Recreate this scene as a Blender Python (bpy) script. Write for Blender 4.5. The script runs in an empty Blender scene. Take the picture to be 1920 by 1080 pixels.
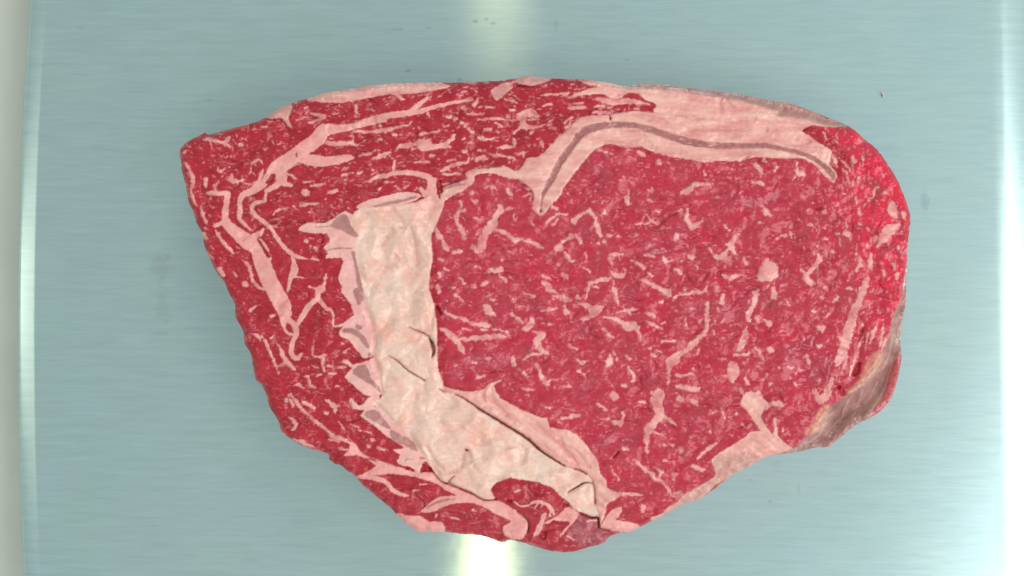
import bpy, math, random
import numpy as np
from mathutils import Vector

# ------------------------------------------------------------------ camera, world, lamps, exposure
scene = bpy.context.scene
COL = scene.collection
R = math.radians
S = 0.00015            # metres per photo pixel on the cut face of the steak
T = 0.028              # height of the cut face above the tray
H = 0.60               # camera height above the tray

cam_d = bpy.data.cameras.new('camera')
cam = bpy.data.objects.new('camera', cam_d); COL.objects.link(cam)
cam.location = (0, 0, H); cam.rotation_euler = (0, 0, 0)
cam_d.sensor_width = 36.0
cam_d.lens = 36.0 * (H - T) / (1920 * S)
cam_d.clip_start = 0.01; cam_d.clip_end = 50
scene.camera = cam

world = bpy.data.worlds.new('World'); scene.world = world; world.use_nodes = True
bg = world.node_tree.nodes['Background']
bg.inputs['Color'].default_value = (0.86, 1.0, 0.99, 1); bg.inputs['Strength'].default_value = 0.41

def area_light(name, loc, target, sx, sy, power, col):
    l = bpy.data.lights.new(name, 'AREA'); l.shape = 'RECTANGLE'; l.size = sx; l.size_y = sy
    l.energy = power; l.color = col
    o = bpy.data.objects.new(name, l); COL.objects.link(o); o.location = loc
    d = (Vector(target) - Vector(loc)).normalized()
    o.rotation_euler = d.to_track_quat('-Z', 'Y').to_euler()
    return o

# a bright window-like softbox above and to the right, a weaker one to the left, two strip lamps overhead
area_light('right_softbox', (0.95, -0.45, 0.90), (0.05, 0, 0), 0.9, 1.5, 12.0, (1.0, 0.99, 0.98))
area_light('right_strip_lamp', (0.98, -0.10, 0.70), (0.1, 0, 0), 0.12, 1.6, 2.4, (1.0, 0.92, 0.76))
area_light('left_strip_lamp', (-1.05, 0.0, 0.74), (0, 0, 0), 0.10, 1.7, 2.4, (1.0, 0.90, 0.70))
area_light('strip_lamp_front', (-0.0152, -0.215, 0.62), (-0.0152, -0.215, 0), 0.0056, 0.16, 0.14, (1.0, 0.80, 0.42))
area_light('strip_lamp_back', (-0.008, 0.212, 0.62), (-0.008, 0.212, 0), 0.026, 0.03, 0.022, (1.0, 0.76, 0.40))
area_light('front_fill_light', (-0.35, -1.25, 1.00), (0, 0, 0), 0.8, 0.4, 3.6, (1.0, 0.98, 0.96))  # unseen fill light, added to shade the relief from the front
area_light('back_fill_light', (0.10, 1.35, 1.05), (0, 0, 0), 0.8, 0.4, 7.0, (1.0, 0.97, 0.93))  # added unseen fill: balances the front one, lifts the far side of the tray

vs = scene.view_settings
vs.view_transform = 'Standard'; vs.look = 'None'; vs.exposure = 0.0; vs.gamma = 1.0; vs.use_curve_mapping = False
scene.render.resolution_x = 1024; scene.render.resolution_y = 576
scene.render.film_transparent = False

# ------------------------------------------------------------------ helpers
def px_to_world(px, py, z):
    """photo pixel -> point of the plane at height z (works on arrays)"""
    k = S * (H - z) / (H - T)
    return (np.asarray(px) - 960.0) * k, (540.0 - np.asarray(py)) * k

def lin(c):
    c = np.asarray(c, dtype=np.float64) / 255.0
    return np.where(c <= 0.04045, c / 12.92, ((c + 0.055) / 1.055) ** 2.4)

def mat_new(name):
    m = bpy.data.materials.new(name); m.use_nodes = True
    nt = m.node_tree
    return m, nt, nt.nodes['Principled BSDF'], nt.nodes['Material Output']

def N(nt, typ, **kw):
    n = nt.nodes.new(typ)
    for k, v in kw.items(): setattr(n, k, v)
    return n

def math_node(nt, op, a, b=None, clamp=False):
    n = N(nt, 'ShaderNodeMath', operation=op, use_clamp=clamp)
    for i, v in enumerate((a, b)):
        if v is None: continue
        if isinstance(v, (int, float)): n.inputs[i].default_value = v
        else: nt.links.new(v, n.inputs[i])
    return n.outputs[0]

def mix_col(nt, fac, a, b, blend='MIX'):
    n = N(nt, 'ShaderNodeMix', data_type='RGBA', blend_type=blend)
    for idx, v in ((0, fac), (6, a), (7, b)):
        if isinstance(v, (int, float)): n.inputs[idx].default_value = v
        elif isinstance(v, (tuple, list)): n.inputs[idx].default_value = tuple(v) + ((1,) if len(v) == 3 else ())
        else: nt.links.new(v, n.inputs[idx])
    return n.outputs[2]

def mesh_object(name, verts, faces, mat, parent=None, smooth=True):
    me = bpy.data.meshes.new(name); me.from_pydata(verts, [], faces); me.update()
    if smooth: me.polygons.foreach_set('use_smooth', [True] * len(me.polygons))
    me.materials.append(mat)
    o = bpy.data.objects.new(name, me); COL.objects.link(o); o.parent = parent
    return o

# ------------------------------------------------------------------ materials of the setting
def steel_material():
    m, nt, p, out = mat_new('brushed_steel'); L = nt.links.new
    tc = N(nt, 'ShaderNodeTexCoord'); obj = tc.outputs['Object']
    mp = N(nt, 'ShaderNodeMapping'); L(obj, mp.inputs[0]); mp.inputs['Scale'].default_value = (2.2, 40.0, 1.0)
    n1 = N(nt, 'ShaderNodeTexNoise'); L(mp.outputs[0], n1.inputs['Vector'])
    n1.inputs['Scale'].default_value = 55; n1.inputs['Detail'].default_value = 5; n1.inputs['Roughness'].default_value = 0.65
    mp2 = N(nt, 'ShaderNodeMapping'); L(obj, mp2.inputs[0]); mp2.inputs['Scale'].default_value = (1.0, 10.0, 1.0)
    n2 = N(nt, 'ShaderNodeTexNoise'); L(mp2.outputs[0], n2.inputs['Vector'])
    n2.inputs['Scale'].default_value = 60; n2.inputs['Detail'].default_value = 3
    n3 = N(nt, 'ShaderNodeTexNoise'); L(obj, n3.inputs['Vector']); n3.inputs['Scale'].default_value = 38; n3.inputs['Detail'].default_value = 3
    n4 = N(nt, 'ShaderNodeTexNoise'); L(obj, n4.inputs['Vector']); n4.inputs['Scale'].default_value = 11; n4.inputs['Detail'].default_value = 2
    # patina: faint green / blue drift of the metal
    c = mix_col(nt, n3.outputs['Fac'], (0.505, 0.690, 0.665), (0.500, 0.670, 0.745))
    c = mix_col(nt, math_node(nt, 'MULTIPLY', n4.outputs['Fac'], 0.5), c, (0.555, 0.700, 0.695))
    sc = N(nt, 'ShaderNodeMapRange'); L(n1.outputs['Fac'], sc.inputs[0])
    sc.inputs[1].default_value = 0.3; sc.inputs[2].default_value = 0.7; sc.inputs[3].default_value = 0.95; sc.inputs[4].default_value = 1.05
    sc2 = N(nt, 'ShaderNodeMapRange'); L(n2.outputs['Fac'], sc2.inputs[0])
    sc2.inputs[1].default_value = 0.3; sc2.inputs[2].default_value = 0.7; sc2.inputs[3].default_value = 0.96; sc2.inputs[4].default_value = 1.04
    k = math_node(nt, 'MULTIPLY', sc.outputs[0], sc2.outputs[0])
    vm = N(nt, 'ShaderNodeVectorMath', operation='SCALE'); L(c, vm.inputs[0]); L(k, vm.inputs['Scale'])
    col = vm.outputs[0]
    # dried smears and specks left on the plate: (px, py, half width, half height, colour, strength)
    stains = [(302, 500, 20, 32, (0.40, 0.42, 0.34), .40), (307, 575, 16, 30, (0.42, 0.44, 0.36), .32), (300, 625, 18, 5, (0.48, 0.40, 0.30), .28),
              (1733, 380, 9, 24, (0.30, 0.40, 0.41), .50), (745, 55, 12, 3.5, (0.45, 0.40, 0.22), .55), (803, 52, 6, 3.5, (0.30, 0.30, 0.22), .5),
              (891, 40, 5, 3, (0.14, 0.14, 0.10), .6), (912, 36, 4, 3, (0.14, 0.14, 0.10), .6), (925, 44, 6, 3, (0.16, 0.16, 0.12), .55),
              (766, 132, 7, 3.5, (0.22, 0.26, 0.24), .6), (862, 149, 4, 3, (0.2, 0.22, 0.2), .5), (1176, 112, 5, 3, (0.35, 0.38, 0.36), .5),
              (1497, 915, 3.5, 14, (0.50, 0.46, 0.30), .5), (1455, 869, 9, 4, (0.50, 0.48, 0.36), .35), (1408, 900, 6, 4, (0.34, 0.42, 0.41), .5),
              (1444, 940, 3, 2.5, (0.25, 0.32, 0.33), .6), (1880, 980, 10, 10, (0.42, 0.52, 0.52), .5), (1541, 885, 12, 5, (0.50, 0.50, 0.42), .4),
              (1042, 50, 5, 14, (0.36, 0.40, 0.38), .35), (390, 188, 9, 2, (0.33, 0.40, 0.39), .5), (150, 52, 8, 2, (0.33, 0.40, 0.40), .4)]
    sep = N(nt, 'ShaderNodeSeparateXYZ'); L(obj, sep.inputs[0])
    ns = N(nt, 'ShaderNodeTexNoise'); L(obj, ns.inputs['Vector']); ns.inputs['Scale'].default_value = 420; ns.inputs['Detail'].default_value = 3
    wob = math_node(nt, 'MULTIPLY', math_node(nt, 'SUBTRACT', ns.outputs['Fac'], 0.5), 2.2)
    for (px, py, hw, hh, sc_, st) in stains:
        x, y = px_to_world(px, py, 0.0); kk = S * H / (H - T)
        dx = math_node(nt, 'DIVIDE', math_node(nt, 'SUBTRACT', sep.outputs[0], float(x)), hw * kk)
        dy = math_node(nt, 'DIVIDE', math_node(nt, 'SUBTRACT', sep.outputs[1], float(y)), hh * kk)
        d = math_node(nt, 'SQRT', math_node(nt, 'ADD', math_node(nt, 'MULTIPLY', dx, dx), math_node(nt, 'MULTIPLY', dy, dy)))
        f = N(nt, 'ShaderNodeMapRange', interpolation_type='SMOOTHSTEP'); L(math_node(nt, 'ADD', d, wob), f.inputs[0])
        f.inputs[1].default_value = 1.25; f.inputs[2].default_value = 0.35; f.inputs[3].default_value = 0; f.inputs[4].default_value = st * .6
        col = mix_col(nt, f.outputs[0], col, sc_)
    tan = N(nt, 'ShaderNodeCombineXYZ'); tan.inputs[1].default_value = 1.0
    p.inputs['Metallic'].default_value = 1.0
    p.inputs['Roughness'].default_value = 0.52; p.inputs['Anisotropic'].default_value = 0.3
    L(col, p.inputs['Base Color']); L(tan.outputs[0], p.inputs['Tangent'])
    p2 = N(nt, 'ShaderNodeBsdfAnisotropic', distribution='BECKMANN')
    r = N(nt, 'ShaderNodeMapRange'); L(n1.outputs['Fac'], r.inputs[0]); r.inputs[3].default_value = 0.09; r.inputs[4].default_value = 0.17
    L(r.outputs[0], p2.inputs['Roughness']); p2.inputs['Anisotropy'].default_value = -0.70
    L(col, p2.inputs['Color']); L(tan.outputs[0], p2.inputs['Tangent'])
    b = N(nt, 'ShaderNodeBump'); b.inputs['Strength'].default_value = 0.10; b.inputs['Distance'].default_value = 0.0001
    L(n1.outputs['Fac'], b.inputs['Height']); L(b.outputs[0], p.inputs['Normal']); L(b.outputs[0], p2.inputs['Normal'])
    mx = N(nt, 'ShaderNodeMixShader'); mx.inputs[0].default_value = 0.42
    L(p.outputs[0], mx.inputs[1]); L(p2.outputs[0], mx.inputs[2]); L(mx.outputs[0], out.inputs['Surface'])
    return m

def table_material():
    m, nt, p, out = mat_new('white_worktop'); L = nt.links.new
    tc = N(nt, 'ShaderNodeTexCoord')
    n = N(nt, 'ShaderNodeTexNoise'); L(tc.outputs['Object'], n.inputs['Vector']); n.inputs['Scale'].default_value = 30; n.inputs['Detail'].default_value = 4
    c = mix_col(nt, n.outputs['Fac'], (0.50, 0.53, 0.48), (0.66, 0.68, 0.64)); L(c, p.inputs['Base Color'])
    p.inputs['Roughness'].default_value = 0.5
    b = N(nt, 'ShaderNodeBump'); b.inputs['Strength'].default_value = 0.6; b.inputs['Distance'].default_value = 0.004
    L(n.outputs['Fac'], b.inputs['Height']); L(b.outputs[0], p.inputs['Normal'])
    return m

# ------------------------------------------------------------------ setting: worktop and steel tray
STEEL = steel_material()
table = mesh_object('worktop', [(-.8, -.6, -.018), (.8, -.6, -.018), (.8, .6, -.018), (-.8, .6, -.018)], [(0, 1, 2, 3)], table_material(), smooth=False)
table['kind'] = 'structure'

def build_tray():
    k = S * H / (H - T)
    def left_px(py):   # the long edge bows outward a little
        t = (py - 620) / 620.0
        return 27 + 24 * t * t if py < 620 else 27 + 20 * t * t
    def right_px(py): return 1975 + 28 * (py / 1080.0)
    y0, y1 = -330.0, 1400.0; rc = 90.0
    ring = []
    nside = 48
    def corner(cx, cy, a0):
        for i in range(1, 10):
            a = R(a0 + 9 * i); ring.append((cx + rc * math.cos(a), cy + rc * math.sin(a), math.cos(a), math.sin(a)))
    ycl = lambda v: min(max(v, -50), 1130)
    for i in range(nside + 1):      # left side, going down the picture
        py = y0 + rc + (y1 - y0 - 2 * rc) * i / nside; ring.append((left_px(ycl(py)), py, -1, 0))
    xl = left_px(1130) ; xr = right_px(1130)
    for i in range(1, 10):
        a = R(180 - 9 * i); ring.append((xl + rc + rc * math.cos(a), y1 - rc + rc * math.sin(a), math.cos(a), math.sin(a)))
    for i in range(nside + 1): ring.append((xl + rc + (xr - xl - 2 * rc) * i / nside, y1, 0, 1))
    for i in range(1, 10):
        a = R(90 - 9 * i); ring.append((xr - rc + rc * math.cos(a), y1 - rc + rc * math.sin(a), math.cos(a), math.sin(a)))
    for i in range(nside + 1):
        py = y1 - rc - (y1 - y0 - 2 * rc) * i / nside; ring.append((right_px(ycl(py)), py, 1, 0))
    xl = left_px(-50); xr = right_px(-50)
    for i in range(1, 10):
        a = R(-9 * i); ring.append((xr - rc + rc * math.cos(a), y0 + rc + rc * math.sin(a), math.cos(a), math.sin(a)))
    for i in range(nside + 1): ring.append((xr - rc - (xr - xl - 2 * rc) * i / nside, y0, 0, -1))
    for i in range(1, 10):
        a = R(-90 - 9 * i); ring.append((xl + rc + rc * math.cos(a), y0 + rc + rc * math.sin(a), math.cos(a), math.sin(a)))
    n = len(ring)
    rad = 38.0                      # fillet in tray pixels
    prof = [(i / 14.0 * 82.0) for i in range(15)]
    verts, faces = [], []
    nst = 40; us, zs = [0.0], [0.0]
    for q in range(nst):            # bend that starts gently and tightens towards the skirt
        a_ = R(84) * ((q + .5) / nst) ** 1.7; us.append(us[-1] + math.cos(a_)); zs.append(zs[-1] - math.sin(a_))
    us = [u / us[-1] for u in us]; zs = [z_ / nst * 1.2 for z_ in zs]
    for qi in range(0, nst + 1, 2):
        for (px, py, nx, ny) in ring:
            rd = 42.0 + 78.0 * max(nx, 0.0); off = rd * (1 - us[qi]); z = max(rd * k * zs[qi], -.0172)
            x = (px - nx * off - 960) * k; y = (540 - (py - ny * off)) * k; verts.append((x, y, z))
    for (o, z) in ((-0.6, -0.0178), (3.0, -0.0178), (4.0, -0.0120)):
        for (px, py, nx, ny) in ring:
            verts.append(((px - nx * o - 960) * k, (540 - (py - ny * o)) * k, z))
    rows = nst // 2 + 1 + 3
    for r_ in range(rows - 1):
        for i in range(n):
            j = (i + 1) % n
            faces.append((r_ * n + i, (r_ + 1) * n + i, (r_ + 1) * n + j, r_ * n + j))
    top = [(i) for i in range(n)]
    faces.append(tuple(top))
    o = mesh_object('steel_tray', verts, faces, STEEL)
    o['label'] = 'brushed stainless steel scale tray with rolled edges under the steak'; o['category'] = 'tray'
    return o
tray = build_tray()
# make sure the top faces up
import bmesh
bm = bmesh.new(); bm.from_mesh(tray.data); bmesh.ops.recalc_face_normals(bm, faces=bm.faces)
top_f = max(bm.faces, key=lambda f: f.calc_area())
if top_f.normal.z < 0: bmesh.ops.reverse_faces(bm, faces=bm.faces)
for f in bm.faces: f.smooth = len(f.verts) == 4
bm.to_mesh(tray.data); bm.free()

# ------------------------------------------------------------------ steak: what was read off the photograph
# every list below is in enlarged-tile units; a tile letter gives the origin and the scale
TILES = {'A': (320, 140, 4.8), 'B': (680, 140, 4.8), 'C': (1040, 140, 4.8), 'D': (1340, 140, 4.8), 'E': (320, 340, 4.8), 'F': (680, 340, 4.8),
         'G': (1040, 340, 4.8), 'H': (1340, 340, 4.8), 'I': (400, 540, 4.8), 'J': (760, 540, 4.8), 'K': (1060, 540, 4.8), 'L': (1340, 540, 4.8),
         'M': (480, 740, 4.8), 'N': (840, 740, 4.8), 'O': (1200, 740, 4.8), 'P': (640, 840, 4.3636), 'Q': (940, 840, 4.3636), 'R': (1400, 600, 4.155),
         'Z': (0, 0, 1.0)}

def poly(s):
    out = []; t = 'Z'
    for tok in s.split():
        if tok in TILES: t = tok; continue
        u, v = tok.split(','); ox, oy, k = TILES[t]; out.append((ox + float(u) / k, oy + float(v) / k))
    return out

def strokes(s, taper=False):
    res = []
    for line in s.strip().split('\n'):
        line = line.strip()
        if not line: continue
        t = line[0]; ox, oy, k = TILES[t]
        for st in line[1:].split(';'):
            pts = [tuple(float(q) for q in tok.split(',')) for tok in st.split()]
            if taper and len(pts) > 2: pts = [pts[0][:2] + (pts[0][2] * .5,)] + [q[:2] + (q[2] * 1.12,) for q in pts[1:-1]] + [pts[-1][:2] + (pts[-1][2] * .45,)]
            if pts: res.append([(ox + u / k, oy + v / k, w / k) for (u, v, w) in pts])
    return res

OUTLINE = poly('''Z 336.7,284 338.8,300 341,321 348,346 353,375 364,400 369,419 378,434 382.5,459 393,484 405,509 420,527.5 428,547 440.6,571 441.7,594
456,621 459,644 471,665 476,698 480,713 490.6,721 500,742 504,760 521.7,788 529,809 553,827.5 571.7,838 613,850 617.5,861 630,870 640,873 653,884 663,890
678,907 705,930 730,950 741,961.5 764,984 787,998 798,996 812,998 830,997 871.5,1001.6 903.5,1004 942.5,1016.5 954,1012 979,1016.5 997.5,1023 1018,1029
1038.5,1033.6 1070.6,1034.8 1096,1028 1130,1018.8 1141.7,1007 1161,999 1183,997 1215,980 1254,961.5 1279,946.6 1309,936 1329.6,923.6 1352.5,906.5 1374,889
1408,873 1429,859 1448,853.5 1487.5,849 1525,840 1554,837 1568.5,826 1604.6,797 1640.7,778 1664.7,756 1676.8,732 1686.4,694 1691,667 1687.6,645.7
1689,617 1694,590 1698,561 1699,540 1700,507 1702.5,457 1706.7,417 1704.6,394 1692,360 1682,336 1665,309 1646,282 1621,261 1594,238 1559,223 1523,209
1486,195 1448,189 1413,182 1384,176.5 1332,170 1259,160 1207,157.7 1169,161 1144,155.6 1109,150.4 1071,148 1030,147 992.5,143 967.5,147 936,151.5
867.5,154.6 805,154.6 742.5,156.7 700,160 653,167 612,174 576,185 551,192 524,202.5 497,221 470,232 437,240 391,252.5 384.6,249 362,260 345,271''')

KERNEL = poly('''E 1680,270 F 0,240 300,220 500,180 600,130 660,150 740,170 700,300 640,440 615,520 630,680 610,800 595,960 J 215,20 260,150 270,260 285,420
285,560 290,720 340,850 360,930 N 80,0 200,70 300,140 450,230 600,320 720,400 830,500 950,580 1050,640 1140,670 1240,710 1300,770 1325,860 1330,980
Q 800,560 740,560 600,500 560,450 490,400 430,340 300,280 100,250 N 560,750 440,790 385,860 430,940 330,950 200,880 100,840 0,800 M 1740,790 1650,780
1600,690 1520,570 1450,480 1400,400 1300,310 1180,200 1100,130 1060,60 I 1510,1000 1515,920 1480,740 1440,620 1460,500 1430,340 1380,200 1350,60
E 1740,1000 1690,800 1660,650 1650,560 1690,480 1640,420 1610,350''')
SEAM_INNER = poly('''J 270,230 285,420 290,720 300,770 345,880 400,900 530,930 690,920 730,880 850,825 860,842 790,885 850,970 N 470,30 620,110 840,210 900,200 912,290
1080,320 1180,380 1280,500 1350,600 1370,710 1420,760 1430,830 1540,890 1550,915 1430,985 Q 860,500 815,640 800,640 800,560 N 1325,980 1320,860 1300,770
1240,710 1140,670 1050,640 950,580 830,500 720,400 600,320 450,230 300,140 200,70 80,0 J 360,930 250,700 230,400''')
SEAM_TOP = poly('''B 700,1080 740,1005 900,955 940,930 920,890 1000,850 1150,838 1270,820 1360,862 1430,830 1480,750 1580,740 1700,630 1770,540 1880,460 C 0,590
70,520 200,410 300,370 480,365 640,335 740,325 900,345 1100,362 1250,380 1500,370 1900,330 D 560,360 800,400 960,450 880,455 790,500 830,540 950,620 1055,690
1030,790 1085,870 1100,920 1070,972 1030,950 960,880 900,810 780,752 680,752 520,752 360,742 230,778 0,778 C 1340,790 1200,760 1050,740 900,700 760,650
640,660 510,625 400,650 300,740 200,860 80,1020 F 1790,120 1700,210 1630,300 1580,310 1540,250 1530,180 1540,120 1500,50 1410,0 B 1400,940 1300,930 1180,890
1060,890 1010,920 1000,980 940,1010 F 930,70 760,160 700,200 640,150 700,100''')
RIM_RIGHT = poly('''C 240,55 500,70 620,95 800,80 1050,90 1400,140 1900,205 D 700,270 1000,390 1200,455 1000,470 880,455 700,470 C 1900,390 1240,385 900,342 912,290
890,250 820,230 750,170 640,170 600,210 540,220 490,205 450,182 360,175 230,185 150,187 300,130 400,110 310,95''')
RIM_LEFT = poly('''A 1220,222 1400,160 1600,125 1900,80 B 300,74 620,70 800,105 600,150 480,170 330,180 385,222 340,228 250,175 0,222 A 1550,250 1430,255 1300,240''')
RIM_BITS = [poly('A 850,392 980,296 1085,250 1090,330 1060,390 1090,480 1040,450 990,390'), poly('B 1150,150 1230,90 1330,70 1350,110 1270,190 1210,232 1180,205'),
            poly('B 1360,60 1500,10 1700,36 1600,82 1480,100')]
SKIN_TOP = poly('''C 600,92 1050,88 1400,135 1660,170 D 520,228 700,258 880,322 1050,392 1220,462 1080,470 980,450 800,392 560,370 560,330 430,290 200,225
C 1660,232 1400,190 1150,150 900,130 700,128''')
SKIN_RIGHT = poly('''H 1740,720 1710,850 1690,1000 L 1690,40 1640,180 1590,300 R 1110,130 1070,210 1040,280 1000,350 930,450 860,520 780,580 700,640 640,680 560,810 540,870 440,930 370,1000
230,1060 400,1050 560,1000 700,950 860,830 1010,750 1110,655 1160,560 1200,390 1222,280 1205,190 1210,70 1216,0 H 1745,760''')
SKIN_LOW = poly('''O 900,520 700,560 650,640 680,720 640,760 520,830 400,900 330,970 230,1030 200,1090 260,1070 360,995 520,955 690,805 830,725 1000,645 1100,575 1000,540''')
FAT_LOW = poly('''O 650,580 720,520 860,440 960,370 1000,330 1080,325 1000,200 920,80 930,20 1000,-40 1110,30 1150,80 1100,170 1110,240 1200,370 1205,220 1225,220 1245,370
1340,460 1380,490 1200,550 1100,575 1000,645 830,725 690,805 520,955 360,995 250,1065 200,1085 230,1030 330,970 400,900 520,830 640,760 680,720 660,640''')
SIDE_LEAN = poly('R 1140,330 1205,285 1195,400 1155,560 1095,672 1000,745 960,752 1050,620 1090,480')
SKIN_FAT = strokes('''R 1030,260,50 1000,320,110 940,410,80 880,490,45 800,560,25
R 640,670,40 600,720,80 540,830,80 470,880,40''')
FRINGE = [poly(s) for s in ('''E 1150,440 1220,375 1370,375 1480,320 1570,265 1640,300 1690,250 1720,500 1700,600 1690,800 1740,1000 1760,1075 1600,1080 1560,980 1510,880 1550,740 1540,690 1400,692
1420,640 1375,600 1420,560 1430,510 1410,490 1400,470 1280,465''', 'E 1670,230 1730,190 1840,150 1920,150 F 220,130 380,95 520,120 480,170 300,225 0,245 E 1760,260 1700,250',
 'I 1150,0 1330,0 1390,200 1270,238 1240,150 1180,80', 'I 1080,348 1180,310 1260,250 1380,190 1450,340 1485,500 1450,600 1400,625 1340,620 1220,470 1130,430 1140,370 1170,345',
 'I 1165,668 1220,655 1260,690 1400,650 1450,630 1500,740 1530,930 1500,960 1400,970 1350,960 1280,890 1180,800 1250,720',
 '''M 860,45 930,95 960,80 1010,30 1100,0 1220,200 1420,390 1490,500 1550,590 1500,620 1480,700 1430,692 1390,650 1310,635 1270,600 1300,545 1230,490 1340,480 1180,380 1100,310
 990,230 930,190 975,140 870,130''')]
FRINGE_LINES = strokes('''E 1430,400,30 1550,290,25 1640,330,20;1420,640,20 1520,600,40 1640,640,40
F 0,215,40 200,150,40 400,110,30 510,125,12''')
GRISTLE = [poly(s) for s in ('E 1430,402 1540,290 1600,330 1650,440 1690,490 1640,500 1540,440', 'I 1255,770 1290,710 1370,690 1420,810 1490,890 1500,940 1420,870',
 'M 1000,150 1080,138 1130,190 1210,290 1190,310 1060,240 975,185', 'M 1210,315 1300,360 1410,420 1455,512 1350,465 1220,400')]
GRISTLE_LINES = strokes('''E 1640,640,30 1680,780,45 1700,930,45 1700,1060,60;1400,625,8 1500,603,14 1630,605,10;1300,412,6 1420,405,10
I 1180,385,40 1260,390,50 1340,450,50 1390,530,30;1300,350,45 1320,360,40;1405,600,35 1405,602,35;1290,30,60 1310,130,40
M 1340,600,8 1360,580,12 1430,578,8;1480,570,20 1520,575,16;1060,103,14 1095,100,14
F 60,250,14 200,205,35 330,180,30 480,140,18
B 740,1030,14 830,995,22 920,982,14;1000,850,8 1120,830,12 1260,828,8
P 700,490,10 790,440,22 930,415,10''')
MEMBRANE = strokes('''F 1600,275,5 1620,130,18 1690,20,34
B 1625,1060,25 1700,940,55 1790,760,55 1890,620,40
C 0,880,20 70,780,32 160,640,50 240,525,70 380,470,62 550,450,50 700,455,50 850,490,55 1000,540,60 1150,590,60 1300,620,55 1450,640,45 1700,640,42 1900,635,45
D 0,635,50 200,640,45 450,640,40 600,665,34 750,700,34 880,750,34 980,820,40 1050,890,52 1070,930,30''')
SEAM_BOTTOM = [poly(s) for s in ('''M 850,430 900,450 970,540 1100,590 1250,640 1450,700 1610,700 1640,760 1700,800 1800,840 1910,890 P 1000,350 1100,395 1200,432 1290,430 1440,520 1530,580 1530,650
1500,720 1460,750 1340,720 1320,640 1390,600 1260,540 1200,500 1080,450 980,450 880,465 760,520 645,525 700,470 800,400 945,390 850,345 M 1640,810 1500,760 1350,725 1180,715 1000,735 1020,680 1080,640
980,572 900,545 790,552 840,500''', 'P 440,530 560,555 650,560 720,600 830,610 842,690 750,700 690,690 640,700 560,640 500,600', 'Q 815,645 850,570 900,510 990,480 960,560 930,590 1000,600 1110,620 1140,660 1060,690 970,685 805,665',
 'Q 335,615 430,570 500,520 540,470 580,490 640,540 600,600 540,660 480,735 490,690 560,620 540,600 480,600 430,592 380,620', 'Q 850,350 900,345 975,375 960,410 900,440 860,440')]
SEAM_BOTTOM_LINES = strokes('''M 1000,740,40 1150,775,40 1220,850,40 1290,890,35 1370,912,15;920,740,30 1000,730,60
Q 240,450,16 300,440,30 370,460,22 410,500,30 430,540,18;300,450,12 270,500,8;340,455,10 320,490,8;105,440,12 160,478,16 220,468,12 250,450,10;120,360,18 150,345,16;400,520,14 395,555,20;355,540,30 330,600,35 300,680,45 270,720,20
Q 540,720,20 590,750,14;1160,480,40 1160,520,30;1420,375,35 1450,370,25;1000,375,20 1080,378,30 1150,385,10;1230,580,20 1290,560,25 1370,520,20;700,600,20 780,590,20;520,450,20 560,470,10
P 780,545,20 770,570,14;900,570,14 960,580,14;640,300,16 700,295,10;590,350,14 640,345,8;1080,510,22 1110,515,10''')
VEIN = strokes('''B 580,210,28 480,290,50 410,345,50 200,372,58 0,430,50;985,225,22 800,255,30 640,290,35 520,330,40 420,350,40
A 1920,400,55 1780,430,60 1640,465,60 1500,490,75 1380,500,120 1320,580,130 1220,650,130 1130,720,130 1030,790,140 950,850,140 880,920,80 820,1000,60 700,1070,50;1130,740,80 1300,775,100 1450,775,80 1580,750,70 1650,745,15;960,870,130 1000,940,90 940,1000,50 860,1045,40;1000,970,60 1085,1000,25
E 820,30,60 730,80,50 640,130,50 620,190,42 625,260,50 620,330,40 670,390,25 720,440,18
E 330,105,25 380,105,40 460,110,40 510,110,50 500,200,52 490,320,62 520,400,90 600,470,110 700,550,140 770,600,120 810,700,140 850,800,150 890,900,150 950,1000,140 1000,1080,130;400,400,30 470,370,40 500,330,40;720,510,60 800,470,50 830,435,22
E 850,180,18 770,190,35 730,230,36 750,290,36 830,360,36 900,420,35 950,500,30 1010,580,32 1070,640,36 1150,680,30 1240,700,10;860,100,25 845,180,20;1090,680,20 1110,740,45 1110,810,72 1080,870,45 1060,960,25 1050,990,12;1110,850,25 1190,870,10
I 530,0,130 580,100,130 630,200,120 640,270,90 630,340,30 660,400,25 710,420,30;670,280,50 740,350,50 740,430,45 710,490,40 700,570,45 720,620,42 760,632,40 795,590,22;750,350,25 780,290,42 840,190,48 900,120,48 940,90,52 940,20,42 960,0,50;960,110,40 1010,180,35 1060,200,25 1080,250,20 1080,340,15 1150,335,20;680,110,18 690,200,25 690,240,25
B 100,930,22 210,910,40 270,890,30 430,882,45 520,900,50 600,930,55 620,1000,62 610,1080,90;270,880,28 285,780,22;660,930,10 650,1000,20;520,1020,25 560,1075,60
F 620,0,75 620,100,100 600,160,90''')
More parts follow.
